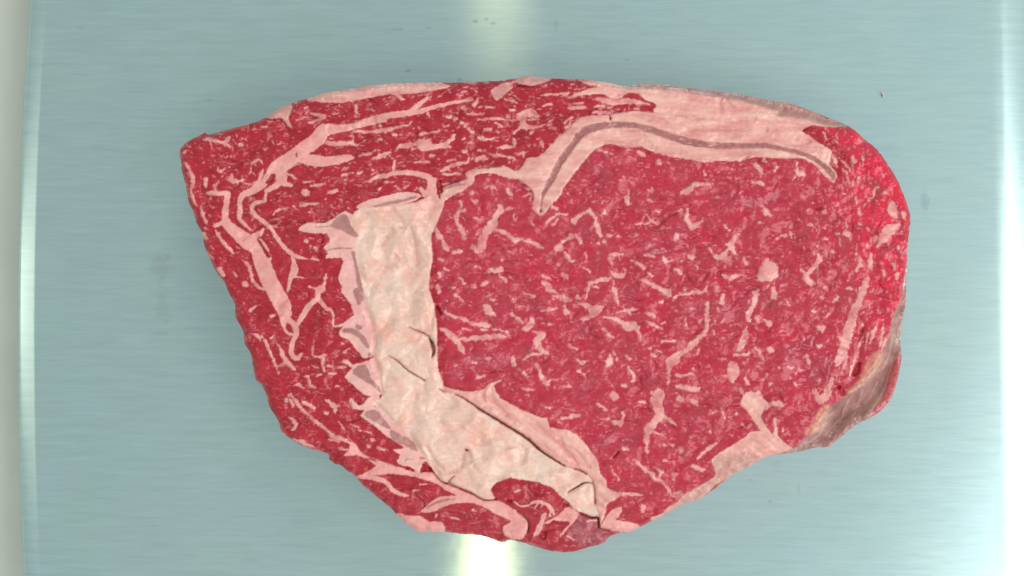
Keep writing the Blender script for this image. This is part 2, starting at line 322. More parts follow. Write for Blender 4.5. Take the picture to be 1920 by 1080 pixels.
MARB_CAP = strokes(taper=True, s='''E 810,520,18 850,580,18 900,670,16;890,690,14 890,760,12;400,440,25 450,520,22 520,600,20 560,650,18;640,700,18 710,770,20 730,860,22 770,940,22 860,980,14;270,230,20 290,310,25 330,390,18
E 1400,840,25 1370,960,30 1330,1000,40 1320,1060,40;1250,945,15 1330,980,18;1200,100,55 1220,100,60;1440,95,30 1500,80,25;920,310,15 960,260,18 1040,235,15;1160,230,20 1200,210,20 1340,195,10;1300,600,28 1310,600,28;1220,540,30 1240,530,15;660,920,40 670,930,40;1270,700,14 1330,705,10;180,60,30 200,160,22 240,220,14;560,815,10 600,860,10;440,790,40 470,840,30;340,660,30 380,690,18;300,470,25 320,520,18
I 570,490,20 610,560,20 640,640,35 690,690,35 740,740,18;580,700,18 640,680,18;330,410,15 400,430,20 430,480,15;430,420,15 490,530,20 540,650,20 590,770,18;905,470,10 895,600,12 960,620,15 1000,610,30 980,680,25 1000,750,18;1020,705,12 1070,700,12;890,700,12 940,720,10;720,880,15 770,870,25 820,900,15;810,800,12 850,800,12 870,870,22 920,890,25;1000,1000,12 1080,1050,25 1140,1060,12;810,1025,20 870,1045,18;700,960,18 760,1060,18;330,205,20 390,160,12;1160,500,20 1170,500,16;520,250,22 545,248,14;1170,580,25 1230,545,14;1170,665,30 1210,662,20;1130,715,14 1190,705,12;1040,770,14 1100,770,10;940,790,25 970,780,14;1100,885,14 1130,885,10;520,450,14 545,430,10;1240,1010,30 1260,1070,30
M 290,0,12 330,100,18;340,20,18 390,110,22 480,190,22 560,260,22 640,320,22 700,380,22 800,410,25 850,440,30;440,70,25 520,120,15;620,40,15 690,95,25 720,170,15;690,95,14 750,80,10;740,240,15 780,300,15 800,340,12;870,280,12 920,290,12;930,320,12 1030,345,12;730,370,12 820,420,20;330,320,25 360,260,30 290,200,15;1000,460,20 1020,480,20;1100,480,20 1150,490,12;750,480,15 840,500,15;620,165,20 640,165,18;1040,405,25 1060,405,25;860,45,30 880,100,25;270,40,30 275,60,20;650,400,14 740,420,14;340,400,20 420,430,25 560,490,14
A 1360,590,20 1450,620,25 1560,620,35 1680,630,22;1260,350,20 1380,380,30 1250,430,18;1650,510,25 1800,510,18 1900,490,12;490,620,45 520,570,25;500,620,25 530,650,18;330,580,22 460,610,20;730,800,25 790,760,15 830,800,15;720,880,12 720,830,10;550,900,30 560,960,30 650,945,14;670,980,15 760,985,25 800,940,30 830,850,14;400,1060,20 400,1000,20 440,960,12;320,940,25 310,1010,18;1200,970,15 1260,965,15;1260,1005,12 1390,985,15;1420,1060,20 1500,1040,20;1690,890,20 1730,870,10;1840,930,25 1920,900,28;1700,730,14 1800,710,20;1830,750,25 1920,730,32;1640,620,14 1640,560,8;620,630,25 640,630,22;1540,910,20 1640,880,12;820,470,22 860,465,14;1020,870,12 1130,935,12;1670,290,25 1670,350,16;1210,300,20 1230,290,14;130,790,30 180,870,28 200,960,25 180,1050,22;120,700,20 150,680,14;450,870,25 480,850,14
B 1040,570,32 1070,575,35 1110,580,18 1190,580,8;80,760,10 150,740,35 250,690,14;0,720,25 60,715,15 120,680,8;0,520,15 160,510,18 300,475,18 440,450,10;1040,405,12 1200,395,18 1380,410,10;940,355,15 1060,350,12;900,300,28 925,305,25;1000,270,35 1040,230,20;950,490,25 990,520,20;920,460,25 930,465,20;885,435,20 900,435,16;730,470,18 770,460,10;830,400,18 850,400,14;720,380,12 790,380,22;580,345,28 600,370,15;1030,760,38 1090,740,35;1180,730,25 1230,725,18 1350,750,18 1380,775,10;1400,720,20 1440,700,25 1450,740,30;700,870,15 740,850,22 860,800,25 950,790,14;940,790,12 955,745,8;720,900,15 820,890,18 880,890,10;480,790,18 600,790,12;610,730,20 640,730,14;910,695,26 930,690,18;1200,660,12 1280,650,25 1380,655,10;1365,590,28 1360,650,15;1610,610,30 1620,650,14;1190,440,14 1250,460,22;1100,490,10 1150,490,20;1620,280,8 1700,262,22;1510,520,22 1530,515,16;520,535,20 700,510,10;150,455,20 160,460,18;280,545,18 300,545,12;150,580,14 165,580,12;1820,430,20 1870,390,12;1550,470,8 1700,450,12;1600,185,10 1850,170,14;1280,220,14 1390,250,10;1110,290,18 1180,295,10;1850,300,12 1900,300,14;420,440,10 440,420,8;1300,380,18 1320,385,14;1490,405,14 1540,400,12;1330,315,18 1370,315,14;200,970,14 240,965,10;140,1030,25 160,1020,20;380,1020,12 400,1000,10;60,960,20 130,910,14;900,580,8 920,570,14;960,610,14 980,605,10;1040,680,18 1060,680,14;1570,575,14 1590,570,10;760,780,10 830,760,10;680,980,18 740,990,10;480,1020,12 500,1040,10
C 370,215,26 450,232,50 560,245,40 700,240,40 860,268,16;120,300,18 200,298,22 270,295,14;360,290,14 440,285,20;340,335,10 420,340,20 520,345,10;80,430,14 150,390,16;480,300,14 510,300,12;130,200,10 250,190,14;0,180,10 60,175,10;720,305,10 760,310,10;160,260,8 260,255,10''')
MARB_CAP_POLY = [poly('B 310,665 330,630 470,610 500,590 610,580 625,630 730,610 800,560 810,528 830,545 815,590 770,620 805,650 760,662 690,660 570,686 500,670 480,632 400,652'),
                 poly('B 1390,360 1520,300 1590,380 1480,380 1470,450 1560,462 1540,492 1420,490 1370,532 1350,520 1410,470 1420,410 1390,400')]
MARB_GLINTS_EYE = strokes(taper=True, s='''F 1220,220,25 1240,262,55 1205,310,30 1170,380,70 1110,460,55 1075,530,65 1070,590,50 1060,630,20;1190,430,25 1240,450,25 1310,480,28 1360,530,28 1430,520,20 1540,560,20 1620,600,25;1240,262,40 1275,262,18;1080,440,14 1110,440,14;985,590,32 1020,620,50;880,180,12 880,240,15 840,320,35 850,380,20 890,430,35 905,480,20 915,520,22;880,260,15 915,260,18;650,400,10 680,480,35 720,520,25 740,590,30 770,620,18;820,640,20 880,635,22;1730,620,20 1770,590,62;1820,640,20 1850,690,30 1895,720,22;1800,550,12 1880,490,25;1900,360,50 1902,362,50;1620,890,25 1660,940,45 1740,1000,14;1810,850,38 1830,860,35;1830,1060,60 1850,1070,40;1620,850,15 1670,870,10;1310,85,45 1330,110,22;1130,810,22 1240,795,40;1230,850,20 1290,890,12;870,870,12 920,920,18;830,1020,12 880,1065,15;985,945,32 1005,945,30;1070,930,14 1110,905,25;805,960,20 825,962,18;740,790,22 770,800,14;680,950,35 690,990,12;690,830,25 700,850,14;1755,750,25 1765,760,22;1700,235,15 1745,245,15;1650,380,15 1740,300,15 1840,295,12;1710,400,10 1750,340,10;1520,350,8 1530,390,8;1360,300,10 1370,350,8;1160,30,10 1160,100,8;1090,60,10 1150,45,10 1210,70,10;975,100,20 985,100,20;985,170,18 1020,185,12;1440,140,10 1520,110,10 1510,170,8;1000,330,10 1080,350,10;1250,710,18 1255,715,16;1030,460,10 1020,480,8;1300,250,14 1340,240,10;1450,1000,10 1540,1040,8;690,700,14 720,720,10;1010,760,10 1060,780,10
G 170,350,55 200,320,20 300,270,22 360,310,25 370,370,20 400,450,35 420,500,18;450,240,14 450,290,18 410,305,10;180,480,18 220,520,18 240,560,12;90,540,12 180,485,14;30,590,55 50,600,50;100,650,25 130,700,25 180,720,14;650,150,48 655,200,32;1130,100,20 1200,90,40 1240,40,40 1300,30,22 1400,30,10;1200,260,35 1180,320,30 1210,380,20 1240,410,40 1280,380,18 1330,360,10;810,270,8 860,340,12 930,390,22;1095,488,42 1075,520,25;490,660,10 550,660,20 610,655,10;490,690,10 510,740,12;490,780,12 510,820,20 560,850,40 620,830,25 630,790,18;510,870,25 430,890,15 340,910,18 310,930,25 300,990,14;520,890,18 530,950,25 545,1000,35 560,1060,30;340,945,10 390,955,8;980,680,40 990,720,25 1060,720,10;800,660,14 890,670,14;760,885,20 830,900,18 900,950,25 950,975,25 1010,1000,50 1050,1040,12;1220,680,40 1240,685,40;1150,1020,10 1240,1000,18 1340,990,20 1370,950,20;1520,400,15 1570,440,20;1640,470,50 1610,520,30 1590,600,50 1640,660,18;1540,560,12 1580,590,20;1550,620,30 1500,680,50 1430,670,20;1500,680,30 1560,720,22;1700,700,38 1720,740,14;1390,600,8 1420,650,12;1510,840,20 1560,870,30 1640,850,22 1690,840,18;740,735,18 800,775,22;690,720,20 700,720,18;840,820,20 870,860,10;1070,780,15 1130,830,18;1280,770,12 1285,790,10;205,1035,22 215,1050,18;80,850,38 100,858,38;280,640,10 285,720,8;260,780,12 310,805,15;1460,950,25 1460,990,16;1860,210,15 1900,290,35;660,90,12 665,120,10;920,265,18 940,270,14;480,480,20 500,490,12;570,500,14 590,500,10;440,540,16 460,545,14;890,520,16 900,522,14;850,570,16 858,572,14;830,160,8 870,180,8;1130,265,25 1135,275,20;750,385,10 850,380,8;390,560,14 400,530,10;1070,1060,14 1130,1010,10;1820,990,25 1790,1060,40
H 410,210,12 460,270,30 500,310,40;560,520,22 600,490,18 650,490,15;680,470,15 700,510,10;930,640,20 940,700,30 900,760,30 850,820,30 820,850,40 850,910,40 900,920,22;790,800,18 820,850,25;1185,470,50 1200,478,48;990,275,38 990,240,12;1300,390,22 1315,390,22;850,395,20 870,395,18;1050,635,26 1085,638,16;1310,690,12 1310,740,22 1280,790,30 1255,815,12;1400,650,12 1400,760,30 1410,810,12;1480,50,15 1440,80,18 1430,130,14 1400,155,10;1610,740,35 1620,790,18;530,960,30 525,1040,45;1090,1060,30 1095,1070,28;1190,965,30 1220,967,24;1000,955,22 1005,970,18;360,1000,20 390,980,15;1150,110,16 1170,112,14;1530,110,30 1535,120,20;400,370,12 440,375,14;600,930,15 640,930,12;1660,390,50 1580,430,80 1510,530,60 1470,590,28;1600,200,60 1600,260,70 1640,320,12;1380,860,30 1340,960,60 1300,1060,62;1270,150,14 1270,190,10;1380,420,14 1385,440,10;1300,280,14 1305,300,12;1350,200,12 1345,220,10;1440,500,20 1440,540,14;1370,570,16 1375,580,14;1270,650,14 1275,660,12;1190,400,22 1195,405,20;1100,470,25 1110,470,22;990,515,16 1010,520,14;1700,290,40 1705,320,30;1660,590,16 1662,600,14;1520,800,14 1530,860,12;1640,840,14 1645,880,12;410,575,18 420,575,16;220,110,14 230,105,12
J 450,60,12 490,100,14 520,125,10;710,150,15 740,180,50 760,220,35 820,250,14;950,230,20 1000,270,20 1060,320,25;1045,370,20 1100,350,45 1140,310,40 1135,260,28;1150,390,15 1230,420,45 1190,470,60 1200,530,45 1240,570,40 1290,595,10;1060,640,12 1130,600,22 1230,590,25;340,200,10 420,250,15 500,270,22 600,320,18 720,330,35 770,340,14;520,365,10 580,385,25;690,375,15 740,380,10;780,370,8 880,380,14;900,395,15 940,430,8;320,370,22 380,400,40 440,450,45 480,510,45 510,560,30 530,590,14;470,460,20 560,455,30 680,450,35 760,440,35 860,430,25 950,450,8;720,500,14 730,510,10;970,640,40 980,690,40;1420,90,58 1490,105,10;1320,70,12 1400,80,18;1560,150,12 1600,145,28 1670,185,35 1700,220,70 1730,190,60 1770,165,28;1700,220,60 1640,270,30 1570,290,10;1430,170,15 1450,220,40;1230,205,18 1300,195,12 1370,185,10;1780,260,10 1880,280,20;1780,360,18 1820,420,22 1870,450,30;1470,520,15 1540,550,15;1540,650,15 1590,670,18 1650,650,14;1180,690,20 1200,720,20 1220,790,30 1260,840,35 1280,870,22;1280,830,12 1370,825,8;1050,910,10 1140,915,20;1060,760,25 1100,800,10;1560,750,14 1610,780,14;1295,330,20 1310,330,18;730,635,20 745,638,16;610,670,20 630,672,14;455,695,18 470,695,16;1830,650,30 1810,700,20;1290,10,45 1360,45,10;310,10,14 300,40,10;770,100,22 790,110,14;960,100,10 970,130,8;1020,165,12 1060,165,10;1545,80,25 1560,95,18;1420,890,12 1490,885,10;1730,1040,14 1780,1075,10;650,800,25 700,800,14;1690,385,8 1720,380,10
K 460,220,10 560,200,15 660,185,14;560,200,10 590,240,10;730,225,18 790,250,25;720,290,12 790,330,18 870,370,15;350,255,10 440,280,25 520,320,35 560,350,70 620,340,50 660,400,25 670,460,32;450,20,50 460,90,30 480,160,22;200,30,14 180,90,8;1275,130,45 1270,200,25 1280,270,35 1275,340,30 1250,410,25 1190,460,35 1140,510,40 1080,560,40 1040,590,30 960,650,80 935,700,40 925,770,18 935,830,14 920,880,18;840,960,100 840,1030,60;790,950,40 840,960,60;1000,880,20 1100,900,35 1160,920,30 1200,900,18;1730,20,25 1710,90,40 1680,180,25 1640,260,35 1660,300,14;1630,360,45 1610,450,50 1580,530,40 1545,570,18;1520,610,25 1580,600,18 1640,600,20 1645,570,12;1490,680,70 1510,740,90 1500,800,60 1510,850,22;1400,780,15 1450,800,20;1880,50,40 1890,90,30;1420,60,18 1410,130,35;1420,290,22 1400,310,14;1340,290,18 1345,330,10;1210,310,20 1220,290,12;1080,280,20 1080,330,12;990,200,20 1000,210,14;870,480,20 990,475,10;540,610,15 575,640,14;560,710,30 620,800,22 600,850,18;1790,290,15 1840,320,35;1720,260,22 1740,310,12;1720,530,12 1750,600,18 1770,630,14;1840,550,35 1850,560,25;390,600,18 420,660,20 370,700,28;430,560,12 470,650,10;1000,780,18 1060,790,14 1140,770,10;1150,730,18 1160,740,12;670,1030,20 720,1025,14;1030,990,38 1040,1000,30;1150,1010,18 1160,1020,14;460,990,32 420,960,12;520,880,22 540,885,16;850,125,25 860,125,20;1130,190,12 1160,190,10;860,320,14 890,315,10;820,560,12 860,580,10;780,600,25 800,610,20;760,540,14 770,545,12;400,960,12 440,1000,18;1370,190,20 1375,210,14;1330,390,12 1340,410,10;1180,590,8 1200,560,8
L 1090,100,25 1060,130,14;880,210,28 900,218,22;940,350,30 965,360,50;965,370,40 970,400,14;930,520,28 955,520,18;820,620,40 850,680,16;490,555,38 510,560,36;370,530,14 410,600,18 430,635,12;670,715,24 690,720,20;680,570,20 682,580,14;940,820,30 942,825,24;500,860,25 490,885,14;460,300,20 490,330,35;370,270,22 385,310,10;1020,240,20 990,260,10;640,110,20 670,150,14;270,820,25 300,860,12;520,1040,50 600,1040,40;430,830,18 470,780,12;720,860,14 725,870,10;1350,0,52 1270,180,60 1220,330,70 1190,440,80 1150,570,70 1110,660,50 1090,700,18;1060,820,45 1015,900,42 1010,960,52 950,1010,60 910,960,30 900,910,18;570,710,14 580,720,12;1320,230,12 1340,220,10;1390,150,14 1395,180,10;1110,100,10 1105,80,14;960,80,16 962,100,10;800,440,12 800,470,10;1120,440,12 1130,470,10;760,720,22 765,740,18;730,760,10 730,780,8;860,660,10 850,690,8
O 100,30,50 150,100,60 180,180,60 120,250,50 80,310,60 60,370,40 60,490,20;200,190,40 280,240,22 330,280,12;120,340,25 200,360,14;0,640,15 60,680,18 150,760,20 220,800,20 260,870,22 280,900,22;150,670,20 190,700,30 170,740,18;310,720,35 300,760,14;350,40,45 370,40,45;460,50,35 510,90,20;740,150,25 760,220,14;370,490,28 370,520,18;280,450,15 300,455,12;210,450,22 220,455,14;520,580,15 580,510,18 680,440,14;480,640,30 560,680,35;650,160,10 700,145,10;860,180,10 800,200,8;320,900,40 360,880,25;1290,300,18 1280,320,12;920,270,14 940,290,10;220,595,14 240,595,10;630,320,10 640,340,10;30,70,25 0,75,14
N 870,110,14 910,120,14;1370,90,12 1410,130,14;1010,220,14 1150,190,22 1190,185,12;990,240,12 1020,260,8;1480,5,50 1510,15,50;1720,70,22 1760,70,18;1580,200,40 1540,260,35 1450,230,12;1570,160,18 1580,190,20;1660,590,12 1690,600,15 1740,650,18 1830,710,20 1900,780,14;1460,650,10 1530,760,12;1580,485,20 1620,490,20;1780,480,14 1790,520,28;1380,870,20 1440,850,16;1540,890,14 1600,895,10;1420,545,10 1430,540,14;1380,220,8 1450,230,10
R 900,30,14 890,130,18 860,260,14;1000,60,12 960,180,14;1060,60,14 1040,200,18;940,100,10 920,220,12;780,280,10 740,420,14;860,270,10 820,370,18 800,460,12;1080,140,16 1060,260,12
D 440,760,22 460,790,14;370,800,14 410,850,25 420,890,16;340,970,14 420,975,22;540,870,15 560,840,10;740,800,14 740,870,18;765,890,48 785,895,45;980,530,10 1010,580,12;1060,710,14 1080,770,18 1100,830,12;1110,740,8 1190,820,10 1240,900,10;1150,840,10 1200,920,10 1205,970,8;1240,740,12 1250,780,26;1300,580,14 1310,600,10;1080,590,8 1110,620,10;1330,730,10 1335,770,8;1420,1060,30 1450,1020,20 1480,1020,14;1540,1040,14 1560,1060,10;920,880,10 960,850,10;700,950,14 720,920,10;1290,920,8 1290,980,8;1500,860,10 1520,920,12;150,850,10 160,860,10
C 390,665,14 460,700,16;750,700,30 800,720,25;1800,810,16 1860,890,20;100,480,10 140,430,12;1340,870,18 1350,900,12;930,790,40 950,800,30;640,660,12 660,680,10;120,1060,8 125,1075,8;1780,970,14 1880,985,14''')  # whitish tile D lines on the upper right lean are glints painted as fat
MARB_EYE_POLY = [poly('H 385,885 400,800 450,710 500,708 565,780 560,850 500,890'),
                 poly('K 1570,900 1600,990 1580,1050 1640,1080 1700,1110 1800,1100 1835,1050 1780,1000 1740,905 1700,980 1640,990')]
LEAN_SLITS = strokes('''H 1225,230,4 1240,330,7 1240,430,9 1230,460,5
M 980,570,12 1030,580,16 1085,597,8;1490,690,30 1520,660,60 1570,685,30;1290,645,8 1420,680,8
A 1130,710,14 1130,740,14;870,970,30 910,930,50 920,910,40
E 785,525,16 830,600,24 875,680,20
B 1330,95,8 1480,105,14 1540,110,14
F 690,10,44 686,80,36 692,150,12
B 690,960,30 700,1050,44
N 160,495,22 178,500,18
R 880,330,20 860,390,42 835,430,26;900,60,16 890,120,26 870,170,16
Q 330,720,30 360,700,30 345,740,35;50,435,25 75,435,25;520,465,40 540,470,30
R 720,525,30 730,520,18;840,430,20 870,400,30''')
CRACKS = strokes('''I 1570,610,3 1650,650,7 1750,740,9 1900,830,8
J 300,905,6 345,932,8
N 60,-5,5 130,25,8 200,70,10 300,140,14 450,230,18 530,280,18 600,322,20 720,400,20 830,500,18 950,580,14 1050,640,9;1130,668,6 1180,675,9 1240,710,5;1080,880,4 1150,838,12 1230,792,10 1300,797,4;1300,780,4 1320,860,6 1325,980,7
J 30,350,4 80,372,6 150,400,8 215,435,8;215,440,6 245,510,30 258,570,30 240,620,8
N 0,790,7 100,838,8 200,880,9 330,950,9 430,940,6;0,785,7 50,735,4
Q 640,530,6 740,568,10 790,570,12 800,650,12;800,655,8 880,675,6;130,520,4 210,580,8 225,640,8 215,690,6
F 1600,262,9 1606,268,9
C 500,390,14 502,402,12;495,365,5 500,390,6
J 285,170,4 320,235,6
M 1560,650,6 1640,755,8 1700,795,6 1745,785,6
D 300,740,4 250,770,4
Q 960,30,6 920,80,4''')
CREASES = strokes('''I 1340,60,10 1380,200,12 1430,340,12 1460,500,12 1440,620,12 1480,740,12 1515,930,12
M 1100,100,10 1180,200,10 1300,310,12 1400,400,12 1470,500,12 1560,640,12
F 440,450,10 470,600,14 485,740,10;250,240,14 340,340,12 360,400,10;180,560,10 250,440,14;290,690,20 300,700,10;330,400,8 420,420,12 440,560,8;150,450,20 260,450,10
N 230,640,8 280,710,10 360,745,10 480,745,8;120,640,8 160,500,14 200,590,8;340,90,10 420,100,10;300,430,10 480,480,14 620,450,14 700,520,14;390,20,8 440,100,10 520,180,10;1010,390,10 1080,520,12 1150,620,10;1080,470,14 1180,560,14 1260,640,10;700,500,14 660,600,10
M 1530,470,14 1600,600,14 1700,690,14 1800,680,10;1650,250,14 1700,300,20 1850,300,16;1560,560,12 1640,700,12
J 690,930,8 700,1000,12 760,1070,10;760,890,8 780,1010,12 820,1075,8
C 1100,362,8 1300,390,8 1500,385,8 1800,400,8;700,340,6 850,390,8 1000,420,6;1200,500,10 1500,480,12 1900,490,10;400,560,8 600,580,10 800,560,8;800,600,10 900,660,8;1500,210,8 1490,340,10
D 400,440,10 600,450,10 800,480,8;540,570,10 700,620,10 840,610,8;100,240,10 150,280,14
H 950,0,14 960,120,18 1030,210,22 1130,220,22 1200,180,16;960,400,14 1050,480,18 1130,560,14;700,220,14 760,320,12;580,530,14 680,590,20 760,620,14;1240,240,14 1160,300,14 1080,350,10
G 590,520,12 640,600,14 720,660,14;280,20,16 400,-40,16;430,30,10 300,90,10;1180,880,10 1240,940,12 1290,965,10
C 230,1050,14 330,960,18 410,880,16;600,800,14 700,870,16
A 700,720,20 800,660,26 880,610,30 900,540,16
M 430,220,20 520,270,30 590,310,30 640,350,16;1000,690,20 1010,670,16
P 850,550,25 950,560,30 1080,600,35 1180,660,40 1280,720,30
L 1330,330,25 1330,480,30 1290,600,30 1270,760,40 1230,840,30 1110,900,40
O 480,500,14 560,440,16 640,420,12;560,560,14 640,500,12
J 850,850,8 700,900,10;950,620,8 945,690,10;350,770,14 560,760,14 800,740,10
K 1040,580,8 1010,605,8 910,612,10;1220,470,8 1500,440,8 1600,400,8;1600,410,10 1540,570,10''')

FOLDS = strokes('''F 180,560,10 230,450,14 250,430,8;440,450,8 470,600,14 485,720,8;250,240,12 340,330,12 360,400,8;0,940,10 150,960,14 300,900,14 420,800,10;640,180,8 570,380,12 560,470,8;30,300,10 60,420,12 30,520,8;190,640,12 230,740,12 330,690,12
I 1540,80,10 1600,200,14 1560,320,10;1760,150,10 1790,310,14 1850,390,8;1560,560,10 1700,480,14 1850,440,8;1560,820,10 1700,900,14 1880,900,10
J 200,330,10 270,260,12;20,560,10 130,520,12 200,470,8;60,960,10 180,1040,12
M 1420,80,10 1430,250,14 1400,330,10;1640,180,10 1780,200,14 1900,190,10;1750,560,14 1850,560,10;1500,30,10 1600,90,14 1750,60,8
N 230,330,10 300,420,14 300,560,10;640,460,10 680,560,14 640,640,10;300,250,8 420,330,12 560,430,10;760,560,10 900,640,14 1010,660,8;480,690,10 700,660,14 900,720,10;900,780,10 1000,760,12 1120,750,8''')
SKIN_STREAKS = strokes('''R 1180,40,6 1165,180,10 1130,330,9 1080,520,10 1000,660,9 920,760,6;1140,120,5 1100,300,8 1050,400,5;800,620,6 760,700,9 740,760,5;900,560,5 860,680,7 800,800,6;1020,480,6 960,600,6;620,800,6 560,900,8 460,960,6''')
# ------------------------------------------------------------------ steak: fields on a fine grid
STEP = 1.25
X0, Y0, X1, Y1 = 326.0, 132.0, 1718.0, 1046.0
NX = int((X1 - X0) / STEP) + 1; NY = int((Y1 - Y0) / STEP) + 1
gx = (X0 + STEP * np.arange(NX)).astype(np.float32); gy = (Y0 + STEP * np.arange(NY)).astype(np.float32)
GX, GY = np.meshgrid(gx, gy)
rng = np.random.default_rng(7)
_perm = rng.permutation(4096).astype(np.int32)
_grad = rng.uniform(0, 2 * np.pi, 4096); _gc = np.cos(_grad).astype(np.float32); _gs = np.sin(_grad).astype(np.float32)

def perlin(x, y, seed=0):
    xi = np.floor(x).astype(np.int32); yi = np.floor(y).astype(np.int32)
    fx = (x - xi).astype(np.float32); fy = (y - yi).astype(np.float32)
    u = fx * fx * fx * (fx * (fx * 6 - 15) + 10); v = fy * fy * fy * (fy * (fy * 6 - 15) + 10)
    def g(ix, iy, dx, dy):
        h = _perm[(_perm[(ix + seed * 131) & 4095] + iy * 7 + seed * 17) & 4095]
        return _gc[h] * dx + _gs[h] * dy
    n00 = g(xi, yi, fx, fy); n10 = g(xi + 1, yi, fx - 1, fy); n01 = g(xi, yi + 1, fx, fy - 1); n11 = g(xi + 1, yi + 1, fx - 1, fy - 1)
    a = n00 + u * (n10 - n00); b = n01 + u * (n11 - n01)
    return (a + v * (b - a)) * 1.5

def fbm(sx, sy, seed, octv=3, X=None, Y=None):
    X = GX if X is None else X; Y = GY if Y is None else Y
    o = 0; amp = 1.0; tot = 0
    for i in range(octv):
        o = o + amp * perlin(X / sx * 2 ** i, Y / sy * 2 ** i, seed + i); tot += amp; amp *= 0.5
    return o / tot

def sstep(a, b, x):
    t = np.clip((x - a) / (b - a), 0, 1); return t * t * (3 - 2 * t)

def smooth_poly(p, sub=3, closed=True):
    """Catmull-Rom through the traced points, any number of components"""
    p = np.asarray(p, float); n = len(p); out = []
    rngi = range(n) if closed else range(n - 1)
    for i in rngi:
        if closed: a, b, c, d = p[(i - 1) % n], p[i], p[(i + 1) % n], p[(i + 2) % n]
        else: a, b, c, d = p[max(i - 1, 0)], p[i], p[i + 1], p[min(i + 2, n - 1)]
        for k in range(sub):
            t = k / sub
            out.append(0.5 * ((2 * b) + (-a + c) * t + (2 * a - 5 * b + 4 * c - d) * t * t + (-a + 3 * b - 3 * c + d) * t ** 3))
    if not closed: out.append(p[-1])
    return np.asarray(out)

def window(xa, ya, xb, yb):
    i0 = max(int((xa - X0) / STEP), 0); i1 = min(int((xb - X0) / STEP) + 2, NX)
    j0 = max(int((ya - Y0) / STEP), 0); j1 = min(int((yb - Y0) / STEP) + 2, NY)
    return i0, i1, j0, j1

def poly_sdf(p, reach=14.0, sub=3):
    """signed distance in photo pixels, positive inside, clipped at +-reach"""
    q = smooth_poly(p, sub) if sub > 1 else np.asarray(p, float)
    d = np.full((NY, NX), reach, np.float32); tog = np.zeros((NY, NX + 1), np.int32)
    n = len(q)
    for k in range(n):
        ax, ay = q[k]; bx, by = q[(k + 1) % n]
        i0, i1, j0, j1 = window(min(ax, bx) - reach, min(ay, by) - reach, max(ax, bx) + reach, max(ay, by) + reach)
        if i1 > i0 and j1 > j0:
            px = GX[j0:j1, i0:i1] - ax; py = GY[j0:j1, i0:i1] - ay; vx, vy = bx - ax, by - ay; l2 = vx * vx + vy * vy + 1e-9
            t = np.clip((px * vx + py * vy) / l2, 0, 1)
            np.minimum(d[j0:j1, i0:i1], np.hypot(px - t * vx, py - t * vy), out=d[j0:j1, i0:i1])
        if ay != by:
            lo, hi = (ay, by) if ay < by else (by, ay)
            r0 = max(int(math.ceil((lo - Y0) / STEP)), 0); r1 = min(int(math.ceil((hi - Y0) / STEP)), NY)
            if r1 > r0:
                rows = np.arange(r0, r1); yy = Y0 + STEP * rows
                xc = ax + (yy - ay) * (bx - ax) / (by - ay)
                ci = np.clip(np.ceil((xc - X0) / STEP).astype(int), 0, NX)
                np.add.at(tog, (rows, ci), 1)
    inside = (np.cumsum(tog, axis=1)[:, :NX] & 1).astype(bool)
    return np.where(inside, d, -d)

def stroke_field(sl, base=None, reach=4.0, sub=3, grow=0.0):
    """max over the strokes of (half width - distance), in photo pixels"""
    f = np.full((NY, NX), -reach, np.float32) if base is None else base
    for st in sl:
        q = smooth_poly(st, sub, closed=False) if len(st) > 2 else np.asarray(st, float)
        for k in range(len(q) - 1):
            ax, ay, aw = q[k]; bx, by, bw = q[k + 1]; aw = max(aw, 0.6); bw = max(bw, 0.6); m = max(aw, bw) / 2 + reach + grow
            i0, i1, j0, j1 = window(min(ax, bx) - m, min(ay, by) - m, max(ax, bx) + m, max(ay, by) + m)
            if i1 <= i0 or j1 <= j0: continue
            px = GX[j0:j1, i0:i1] - ax; py = GY[j0:j1, i0:i1] - ay; vx, vy = bx - ax, by - ay; l2 = vx * vx + vy * vy + 1e-9
            t = np.clip((px * vx + py * vy) / l2, 0, 1)
            v = (aw + t * (bw - aw)) / 2 + grow - np.hypot(px - t * vx, py - t * vy)
            np.maximum(f[j0:j1, i0:i1], v, out=f[j0:j1, i0:i1])
    return f

def remap(f, dx, dy):
    fx = np.clip((GX + dx - X0) / STEP, 0, NX - 1.001); fy = np.clip((GY + dy - Y0) / STEP, 0, NY - 1.001)
    i = fx.astype(int); j = fy.astype(int); u = fx - i; v = fy - j
    return (f[j, i] * (1 - u) + f[j, i + 1] * u) * (1 - v) + (f[j + 1, i] * (1 - u) + f[j + 1, i + 1] * u) * v

# ragged warp of all tissue borders
wx = 1.5 * fbm(9, 9, 1, 2) + 0.9 * perlin(GX / 3.6, GY / 3.6, 4); wy = 1.5 * fbm(9, 9, 11, 2) + 0.9 * perlin(GX / 3.6, GY / 3.6, 14)

# ---- fibre bundles of the muscle: warped cells
def worley(sx, sy, seed, X, Y):
    x = X / sx; y = Y / sy; xi = np.floor(x).astype(np.int32); yi = np.floor(y).astype(np.int32)
    f1 = np.full(x.shape, 9, np.float32); f2 = f1.copy(); tone = np.zeros(x.shape, np.float32); vx = tone.copy(); vy = tone.copy()
    for oy in (-1, 0, 1):
        for ox in (-1, 0, 1):
            cx = xi + ox; cy = yi + oy; h = _perm[(_perm[(cx + seed * 77) & 4095] + cy * 13 + seed) & 4095]
            qx = (cx + .5 + .45 * _gc[h] - x).astype(np.float32); qy = (cy + .5 + .45 * _gs[h] - y).astype(np.float32); d = np.hypot(qx, qy)
            nearer = d < f1
            f2 = np.where(nearer, f1, np.minimum(f2, d)); f1 = np.where(nearer, d, f1); vx = np.where(nearer, qx, vx); vy = np.where(nearer, qy, vy); tone = np.where(nearer, ((h * 37) % 101) / 50.5 - 1, tone)
    return f1, f2, tone, vx * sx, vy * sy
